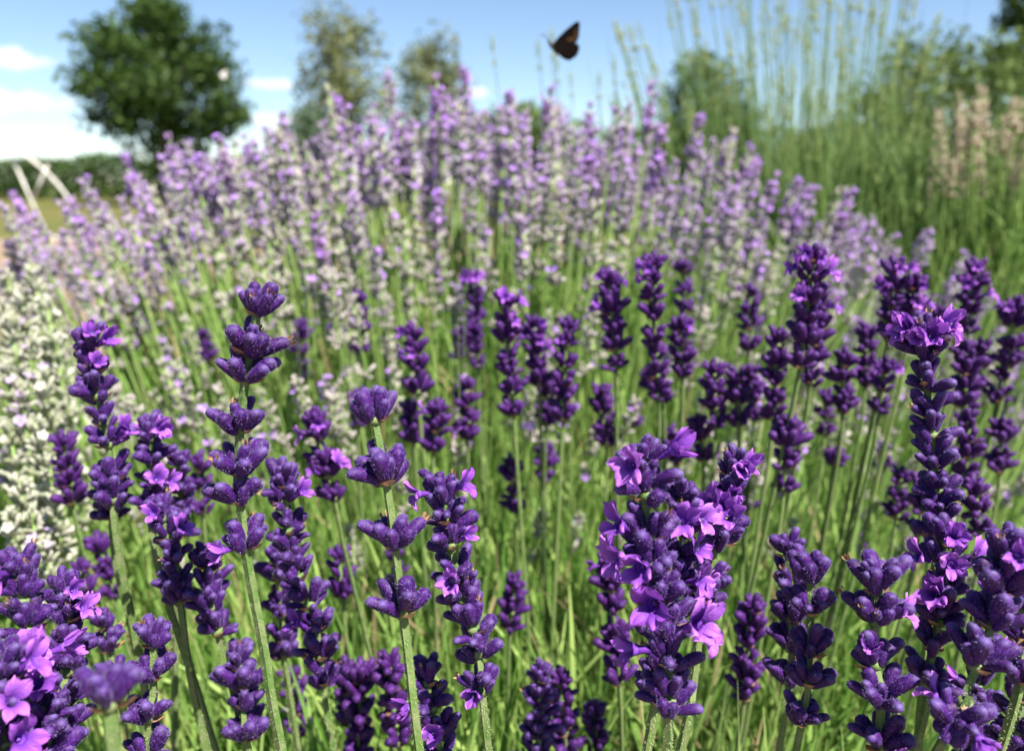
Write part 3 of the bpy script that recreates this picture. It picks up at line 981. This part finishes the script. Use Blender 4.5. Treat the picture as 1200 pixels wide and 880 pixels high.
def make_kind(seed, n_whorl, spacing, ff, mats, stem_len, stem_r=.0014, stem_mat='stalk', **kw):
    """(stem mesh, head mesh): root at z=0, head on top of a gently curved stem of stem_len"""
    r_ = random.Random(seed * 7 + 1)
    bow = r_.uniform(-.025, .025)
    mb = MB()
    P = [(bow * math.sin(math.pi * t), bow * .5 * math.sin(math.pi * t), stem_len * t) for t in [k / 6 for k in range(7)]]
    h, hl = head_mb(seed, n_whorl, spacing, ff, **kw)
    mb.tube(P + [(0, 0, stem_len + hl * .9)], [stem_r * 1.15] * 6 + [stem_r, stem_r * .6], 5)
    sm = mb.mesh('stem', [stem_mat])
    h2 = MB(); h2.merge(h, Matrix.Translation((0, 0, stem_len)))
    hm = h2.mesh('flower_head', mats)
    return sm, hm, stem_len + hl

def plant_stem(name, kind, base, tip, label, cat, group, spin=None):
    sm, hm, total = kind
    v = tip - base
    s = v.length / total
    q = v.normalized().to_track_quat('Z', 'Y') @ Quaternion((0, 0, 1), random.uniform(0, 6.28) if spin is None else spin)
    o = bpy.data.objects.new(name, None); COL.objects.link(o)
    o.location = base; o.rotation_mode = 'QUATERNION'; o.rotation_quaternion = q
    o.scale = (min(s * 1.0, 1.25), min(s, 1.25), s)
    tag(o, label, cat, group)
    link('stem', sm, o); link('flower_head', hm, o)
    return o

# pale lavender bush behind the near clump
K_VIOLET = [make_kind(200 + i, random.choice((5, 6, 7)), .0092, .36, ['violet_calyx', 'lilac'], .52, spread=1.08, nb=10) for i in range(5)]
K_MIXED = [make_kind(220 + i, random.choice((5, 6, 7)), .0092, .15, ['pale_calyx', 'lilac'], .52, spread=1.02, nb=10) for i in range(6)]
K_FADED = [make_kind(240 + i, random.choice((3, 4, 5, 6)), .013, .03, ['cream_calyx', 'lilac'], .52, spread=1.05, nb=9) for i in range(6)]
BUSH = Vector((-0.06, 1.02, 0.0))
def dome(x, y):
    """height of the bush's flower surface over the ground"""
    dx = (x - BUSH.x) / (.74 if x < BUSH.x else .74)
    dy = (y - 1.0) / (.62 if y < 1.0 else .5)
    return .655 - .30 * dx * dx - .32 * dy * dy
def bush_base(x, y):
    b = BUSH + Vector(((x - BUSH.x) * .66, (y - BUSH.y) * .6, 0))
    return b + Vector((random.uniform(-.03, .03), random.uniform(-.03, .03), 0))

sky_spikes = [
 (545, 82, .95, 0, 'tallest violet spike on the skyline, under the shorter feathery tree'),
 (390, 112, .95, 0, 'violet skyline spike below the taller feathery tree'),
 (285, 155, .93, 0, 'thick bright violet skyline spike right of the round dark tree'),
 (330, 132, 1.0, 0, 'narrow violet skyline spike between the round dark tree and the feathery trees'),
 (455, 85, 1.0, 1, 'faded greyish skyline spike between the two feathery trees'),
 (596, 108, .95, 0, 'violet skyline spike left of the butterfly'),
 (646, 100, .95, 0, 'violet skyline spike below the butterfly'),
 (692, 118, 1.0, 0, 'short violet skyline spike right of the butterfly'),
 (765, 96, .97, 0, 'violet skyline spike standing by the tall yellow budded stalks'),
 (740, 128, .93, 0, 'violet skyline spike left of the one by the yellow budded stalks'),
 (820, 136, .95, 0, 'violet spike where the skyline meets the yellow budded stalks'),
 (858, 160, .95, 0, 'violet spike on the right shoulder of the bush in front of the green stalks'),
 (912, 200, .88, 0, 'plump violet spike on the right slope of the pale bush'),
 (950, 218, .86, 0, 'violet spike right of the plump one on the right slope'),
 (998, 222, .84, 0, 'last violet spike at the right end of the pale bush'),
 (145, 182, .92, 0, 'violet spike before the left foot of the round dark tree'),
 (217, 178, .95, 0, 'slim violet spike before the trunk of the round dark tree'),
 (240, 200, .88, 0, 'violet spike just right of the slim one before the dark trunk'),
 (82, 232, .90, 0, 'short violet spike at the left end of the bush by the hoop'),
 (108, 225, .94, 0, 'second short violet spike at the left end of the bush by the hoop'),
 (512, 225, .78, 0, 'bright violet spike in the middle of the pale bush'),
 (420, 150, .9, 0, 'thick bright violet spike below the taller feathery tree'),
 (560, 150, .88, 0, 'bright violet spike below the tallest skyline spike'),
 (370, 250, .76, 0, 'violet spike on the left face of the pale bush'),
]
N_PALE = 0
for i, (px, py, d, k, lab) in enumerate(sky_spikes):
    tip = at(px, py, d)
    plant_stem('pale_lavender_stem', (K_VIOLET, K_MIXED)[k][i % 5], bush_base(tip.x, tip.y), tip, lab, 'lavender', 'spikes of the pale lavender bush')
    N_PALE += 1

def photo_px(p):
    v = p - CAM
    d = v.dot(FWD)
    return CX + FPX * v.dot(RGT) / d, CY - FPX * v.dot(UPV) / d
COLS = ((130, 'by the white hoop at the left'), (250, 'before the round dark tree'), (350, 'just right of the round dark tree'),
        (455, 'below the taller feathery tree'), (560, 'below the shorter feathery tree'), (640, 'left below the butterfly'),
        (720, 'right below the butterfly'), (800, 'above the dark tall lilac tipped spike'), (880, 'beside the green stalks'), (9999, 'on the right slope'))
CELLS = {}
ORD = ('first', 'second', 'third', 'fourth', 'fifth', 'sixth', 'seventh', 'eighth', 'ninth', 'tenth', 'eleventh', 'twelfth', 'thirteenth', 'fourteenth')
def cell_add(o, look, tip):
    x, y = photo_px(tip)
    col = next(t for lim, t in COLS if x < lim)
    row = 'top' if y < 175 else 'upper' if y < 235 else 'middle' if y < 310 else 'lower'
    CELLS.setdefault((look, row, col), []).append((x, o))
def cell_labels():
    for (look, row, col), items in CELLS.items():
        items.sort(key=lambda t: t[0])
        for k, (x, o) in enumerate(items):
            which = '' if len(items) == 1 else 'leftmost ' if k == 0 else 'rightmost ' if k == len(items) - 1 else ORD[min(k, 13)] + ' from left '
            o['label'] = f'{which}{look} spike, {row} pale bush, {col}'
tries = 0
placed = []
while N_PALE < 300 and tries < 20000:
    tries += 1
    x = random.uniform(-.74, .52); y = random.uniform(.48, 1.25)
    z = dome(x, y)
    if z < .38 or x > .50 - max(0, (y - .9)) * .1:
        continue
    lowfront = max(0.0, min(1.0, (.90 - y) / .35))
    if random.random() < lowfront * .45:
        continue
    tip = Vector((x, y, z + random.gauss(-.012, .022) - (random.uniform(0, .09) if y < .72 else 0)))
    if any((tip - q).length < .030 for q in placed[-400:]):
        continue
    placed.append(tip)
    u = random.random()
    if y > .80 and u < .30:
        kind = random.choice(K_VIOLET); lab = 'violet'
    elif y > .72 and u < .85 or (u < .25):
        kind = random.choice(K_MIXED); lab = 'greyish mauve'
    else:
        kind = random.choice(K_FADED); lab = 'faded cream'
    cell_add(plant_stem('pale_lavender_stem', kind, bush_base(x, y), tip, lab, 'lavender', 'spikes of the pale lavender bush'), lab, tip)
    N_PALE += 1
cell_labels()

def merged(kinds, placements, name, which=('stem', 'flower_head')):
    """many spikes as one mesh (the ones past the count that can be told apart)"""
    Vs, Fs, Ms, off = [], [], [], 0
    mats = ['stalk'] + [m.name for m in kinds[0][1].materials]
    cache = {}
    for kind, base, tip in placements:
        sm, hm, total = kind
        if hm.name not in cache:
            arr = []
            for me, mo in ((sm, 0), (hm, 1)):
                v = np.empty(len(me.vertices) * 3); me.vertices.foreach_get('co', v)
                me.calc_loop_triangles()
                t = np.empty(len(me.loop_triangles) * 3, dtype=np.int32); me.loop_triangles.foreach_get('vertices', t)
                mi = np.empty(len(me.loop_triangles), dtype=np.int32); me.loop_triangles.foreach_get('material_index', mi)
                arr.append((v.reshape(-1, 3), t.reshape(-1, 3), mi + mo))
            n0 = len(arr[0][0])
            cache[hm.name] = (np.concatenate([arr[0][0], arr[1][0]]), np.concatenate([arr[0][1], arr[1][1] + n0]), np.concatenate([arr[0][2], arr[1][2]]))
        v, t, mi = cache[hm.name]
        d = tip - base
        s = d.length / total
        q = (d.normalized().to_track_quat('Z', 'Y') @ Quaternion((0, 0, 1), random.uniform(0, 6.28))).to_matrix()
        A = np.array(q) * s
        Vs.append(v @ A.T + np.array(base)); Fs.append(t + off); Ms.append(mi); off += len(v)
    me = np_mesh(name, np.concatenate(Vs), np.concatenate(Fs), [], np.concatenate(Ms), True)
    me.materials.append(M['stalk'])
    for m in kinds[0][1].materials:
        me.materials.append(m)
    return me

for kinds, n, ylo, yhi, lab in ((K_MIXED, 360, .72, 1.3, 'mass of greyish mauve spikes filling the pale bush'),
                                (K_FADED, 280, .48, .85, 'mass of small cream spikes low in the green of the pale bush')):
    pl = []
    while len(pl) < n:
        x = random.uniform(-.70, .52); y = random.uniform(ylo, yhi)
        z = dome(x, y) - abs(random.gauss(.03, .05)) - (random.uniform(0, .09) if kinds is K_FADED else 0)
        if z < .30:
            continue
        pl.append((random.choice(kinds), bush_base(x, y), Vector((x, y, z))))
    tag(link('lavender_flower_mass', merged(kinds, pl, 'lavender_flower_mass')), lab, 'lavender', kind='stuff')

# white lavender at the left edge
K_WHITE = [make_kind(300 + i, random.choice((5, 5, 6)), .0098, .10, ['white_calyx', 'white_petal'], .40, spread=1.15, top_bias=False, nb=11) for i in range(4)]
K_WLIL = [make_kind(310 + i, random.choice((5, 5, 6)), .0098, .10, ['white_calyx', 'white_lilac'], .40, spread=1.15, top_bias=False, nb=11) for i in range(3)]
white = [(40, 318, .62, 1), (8, 322, .6, 0), (25, 345, .56, 1), (55, 360, .55, 0), (12, 378, .52, 1), (36, 400, .52, 1),
         (66, 405, .54, 0), (5, 430, .5, 1), (48, 436, .5, 0), (22, 452, .48, 1), (78, 470, .54, 0), (40, 494, .46, 0), (10, 505, .48, 0),
         (56, 535, .45, 0), (22, 562, .44, 0), (64, 590, .45, 0), (36, 600, .42, 0), (8, 600, .43, 0), (50, 636, .41, 1), (2, 360, .55, 0), (88, 540, .52, 0)]
wc = Vector((-.40, .62, 0))
W_ROWS = {}
for i, (px, py, d, k) in enumerate(white):
    tip = at(px, py - 8, d)
    base = wc + Vector(((tip.x - wc.x) * .75, (tip.y - wc.y) * .7, 0))
    lab = 'pale lilac tinted white' if k else 'creamy white'
    o = plant_stem('white_lavender_stem', (K_WLIL if k else K_WHITE)[i % 3], base, tip, lab, 'lavender', 'white lavender spikes')
    W_ROWS.setdefault((lab, 'highest' if py < 350 else 'upper middle' if py < 440 else 'lower middle' if py < 560 else 'lowest'), []).append((px, o))
for (lab, row), items in W_ROWS.items():
    items.sort(key=lambda t: t[0])
    for k, (px, o) in enumerate(items):
        o['label'] = f'{ORD[k]} from left {lab} spike, {row} row of the left edge'

# tall green budding stalks at the right
K_BUD = [make_kind(400 + i, random.choice((2, 3, 4, 5)), .0095, 0, ['bud_green'], .80, stem_r=.0008, stem_mat='thin_stalk', nb=6, spread=.82, taper=.35) for i in range(5)]
clump = Vector((.66, 1.62, 0))
n = 0
while n < 293:
    px = random.gauss(930, 95) if n > 150 else random.uniform(715, 1110)
    if not 700 < px < 1110:
        continue
    d = random.uniform(1.3, 1.95)
    edge = max(0.0, (830 - px) / 130)
    py = random.uniform(-60, 190) + edge * 60 + (max(0, px - 1050) * .5)
    if px < 760:
        py = random.uniform(20, 130)
    tip = at(px, py, d)
    base = Vector((clump.x + (tip.x - clump.x) * .38 + random.uniform(-.05, .05), clump.y + (tip.y - clump.y) * .6, 0))
    where = ('between butterfly and dark shrub' if px < 760 else 'before the dark shrub' if px < 890 else
             'over the sky gap' if px < 1010 else 'before the broad green shrub')
    size = 'very tall thin green stalk, cut by the upper edge,' if py < 0 else 'tall thin green stalk with yellowish bud' if py < 90 else 'shorter thin green stalk with yellowish bud'
    plant_stem('budding_stalk', random.choice(K_BUD), base, tip, f'{size} {where}', 'lavender', 'tall budding stalks at the right')
    n += 1
for px, py, d, lab in ((630, 42, 1.25, 'leftmost thin pale budding stalk, left of the butterfly'), (645, 28, 1.25, 'thin pale budding stalk just left of the butterfly'),
                       (651, 60, 1.3, 'short thin pale stalk below the butterfly'), (576, 38, 1.3, 'lone thin pale stalk over the sky between butterfly and feathery tree'),
                       (668, 78, 1.3, 'thin pale stalk right below the butterfly'), (701, 80, 1.3, 'thin pale stalk right of the butterfly'),
                       (720, 62, 1.3, 'taller thin pale stalk right of the butterfly')):
    tip = at(px, py, d)
    plant_stem('budding_stalk', K_BUD[0], Vector((tip.x * .8 + .08, tip.y + .05, 0)), tip, lab, 'lavender', 'thin pale stalks by the butterfly')

# dusty pink spikes far right
K_PINK = [make_kind(420 + i, 5, .009, 0, ['pink_calyx'], .6, spread=1.15) for i in range(4)]
pc = at(1180, 300, 1.35); pc.z = 0
PINK = []
for i in range(64):
    px = random.uniform(1090, 1250); py = random.uniform(100, 200) + max(0, (1140 - px)) * .5
    tip = at(px, py, random.uniform(1.2, 1.45))
    o = plant_stem('pink_flower_stem', K_PINK[i % 4], Vector((pc.x + (tip.x - pc.x) * .45, pc.y + (tip.y - pc.y) * .4, 0)), tip,
               'dusty pink flower spike in the pale clump at the far right', 'flower', 'dusty pink spikes at the far right')
    PINK.append((px, py, o))
for row, lo, hi_ in (('top', 0, 140), ('middle', 140, 172), ('low', 172, 999)):
    items = sorted([t for t in PINK if lo <= t[1] < hi_], key=lambda t: t[0])
    for k, t in enumerate(items):
        if k < 14 and t[0] < 1200:
            t[2]['label'] = f'{ORD[k]} from left dusty pink spike, {row} tier of the far right pink clump'

# ------------------------------------------------------------------ foliage masses
def upright(n, lean):
    a = rng.uniform(0, 2 * np.pi, n); t = np.abs(rng.normal(0, lean, n))
    return np.stack([np.sin(t) * np.cos(a), np.sin(t) * np.sin(a), np.cos(t)], 1)

def foliage(name, label, cx, cy, rx, ry, ztop, n, leaf, L=(.035, .07), Wd=(.0025, .0042), lean=.45, zlow=.02, edge=.25):
    a = rng.uniform(0, 2 * np.pi, n); r = np.sqrt(rng.random(n))
    x = cx + rx * r * np.cos(a); y = cy + ry * r * np.sin(a)
    top = ztop * (1 - (1 - edge) * r ** 2.2)
    z = zlow + (top - zlow) * rng.random(n) ** .55
    base = np.stack([x, y, z], 1)
    dirs = upright(n, lean)
    dirs[:, 0] += .35 * (x - cx) / rx; dirs[:, 1] += .35 * (y - cy) / ry
    V, F = blades(base, unit(dirs), rng.uniform(*L, n), rng.uniform(*Wd, n), .3)
    o = link(name, np_mesh(name, V, F, [leaf], smooth=True))
    return tag(o, label, 'foliage', kind='stuff')

foliage('lavender_foliage', 'narrow green leaves below the violet spikes of the near clump', 0.05, .52, .62, .42, .29, 34000, 'leaf', L=(.035, .085), Wd=(.0018, .0034), lean=.38)
foliage('lavender_foliage', 'narrow green leaves of the pale bush in the middle', -.06, 1.02, .70, .48, .43, 30000, 'leaf', L=(.05, .12), Wd=(.0022, .0042), lean=.35)
foliage('lavender_foliage', 'green leaves under the white lavender at the left', -.42, .62, .30, .26, .36, 7000, 'leaf')
foliage('lavender_foliage', 'dense dark green foliage of the tall budding clump at the right', .74, 1.62, .62, .55, .58, 26000, 'dark_leaf', L=(.06, .14), Wd=(.004, .007), lean=.35)
foliage('lavender_foliage', 'green foliage under the dusty pink spikes at the far right', pc.x, pc.y, .30, .25, .52, 7000, 'leaf', L=(.05, .12), Wd=(.004, .006))

def stalks(name, label, cx, cy, rx, ry, z0, z1, n, lean, w=.0026, out=.25, mat='stalk'):
    a = rng.uniform(0, 2 * np.pi, n); r = np.sqrt(rng.random(n))
    x = cx + rx * r * np.cos(a); y = cy + ry * r * np.sin(a)
    base = np.stack([x, y, np.full(n, z0)], 1)
    dirs = upright(n, lean)
    dirs[:, 0] += out * (x - cx) / rx; dirs[:, 1] += out * (y - cy) / ry
    V, F = blades(base, unit(dirs), rng.uniform(.6, 1.0, n) * (z1 - z0), np.full(n, w), .06)
    return tag(link(name, np_mesh(name, V, F, [mat], smooth=True)), label, 'foliage', kind='stuff')
stalks('bare_stalks', 'bare upright green stalks among the near violet spikes', .05, .55, .6, .4, .10, .38, 1300, .12, w=.0022)
stalks('bare_stalks', 'bare upright green stalks on the face of the pale bush', -.06, .95, .62, .42, .12, .52, 2000, .1, w=.0022)
stalks('bare_stalks', 'fine upright green stalks in the tall clump at the right', .74, 1.6, .5, .45, .2, .86, 800, .12, w=.0018, mat='deep_stalk')

# ------------------------------------------------------------------ butterflies
def butterfly(name, label, pos, size, mats, yaw, roll):
    root = bpy.data.objects.new(name, None); COL.objects.link(root)
    root.location = pos
    root.rotation_euler = (0, roll, yaw)
    tag(root, label, 'butterfly')
    s = size
    fore = [(0, .0), (.22, .20), (.50, .42), (.82, .62), (.95, .66), (1.0, .58), (.97, .38), (.93, .16), (.85, .02), (.5, -.03), (.2, -.03)]
    hind = [(.02, -.02), (.4, -.03), (.80, .0), (.92, -.08), (.90, -.26), (.80, -.42), (.62, -.50), (.40, -.42), (.18, -.22)]
    patch = [(.40, .22), (.62, .40), (.84, .52), (.90, .46), (.88, .20), (.80, .06), (.55, .06)]
    def wing(nm, prof, ang, mi, parent, off=0.0, th=.010):
        mb = MB()
        n = len(prof)
        def tr(x, z, y):
            yy = y + x * math.sin(ang); xx = x * math.cos(ang)
            return (xx * s, yy * s, z * s)
        vs = [tr(x, z, off + .04 * math.sin(x * 3)) for x, z in prof] + [tr(x, z, off + th + .04 * math.sin(x * 3)) for x, z in prof]
        fs = [tuple(range(n - 1, -1, -1)), tuple(range(n, 2 * n))] + [(i, (i + 1) % n, n + (i + 1) % n, n + i) for i in range(n)]
        mb.add(vs, fs)
        return link(nm, mb.mesh(nm, [mi], False), parent)
    for ang in (-.16, .16):
        sg = -1 if ang < 0 else 1
        f = wing('forewing', fore, ang, mats[0], root, sg * .02)
        wing('wing_patch', patch, ang, mats[1], f, sg * .02 + (-.006 if sg < 0 else .011), .005)
        wing('hindwing', hind, ang, mats[0], root, sg * .045)
    mb = MB()
    mb.tube([(-.10 * s, 0, .20 * s), (-.06 * s, 0, .12 * s), (0, 0, 0), (.10 * s, 0, -.16 * s), (.2 * s, 0, -.34 * s)], [.015 * s, .045 * s, .06 * s, .045 * s, .015 * s], 8)
    b = link('body', mb.mesh('body', ['insect']), root)
    for yv in (-.12, .12):
        mb = MB(); mb.tube([(-.09 * s, yv * .2 * s, .19 * s), (-.22 * s, yv * s, .34 * s), (-.30 * s, yv * 1.3 * s, .40 * s)], [.006 * s, .006 * s, .012 * s], 5)
        link('antenna', mb.mesh('antenna', ['insect']), b)
butterfly('butterfly', 'dark brown butterfly in flight against the sky', at(646, 54, .56), .0210, ('wing', 'wing_patch'), .15, R(-6))
butterfly('pale_insect', 'tiny whitish flying insect before the round dark tree', at(257, 88, 2.2), .020, ('white_wing', 'white_wing'), .3, 0)
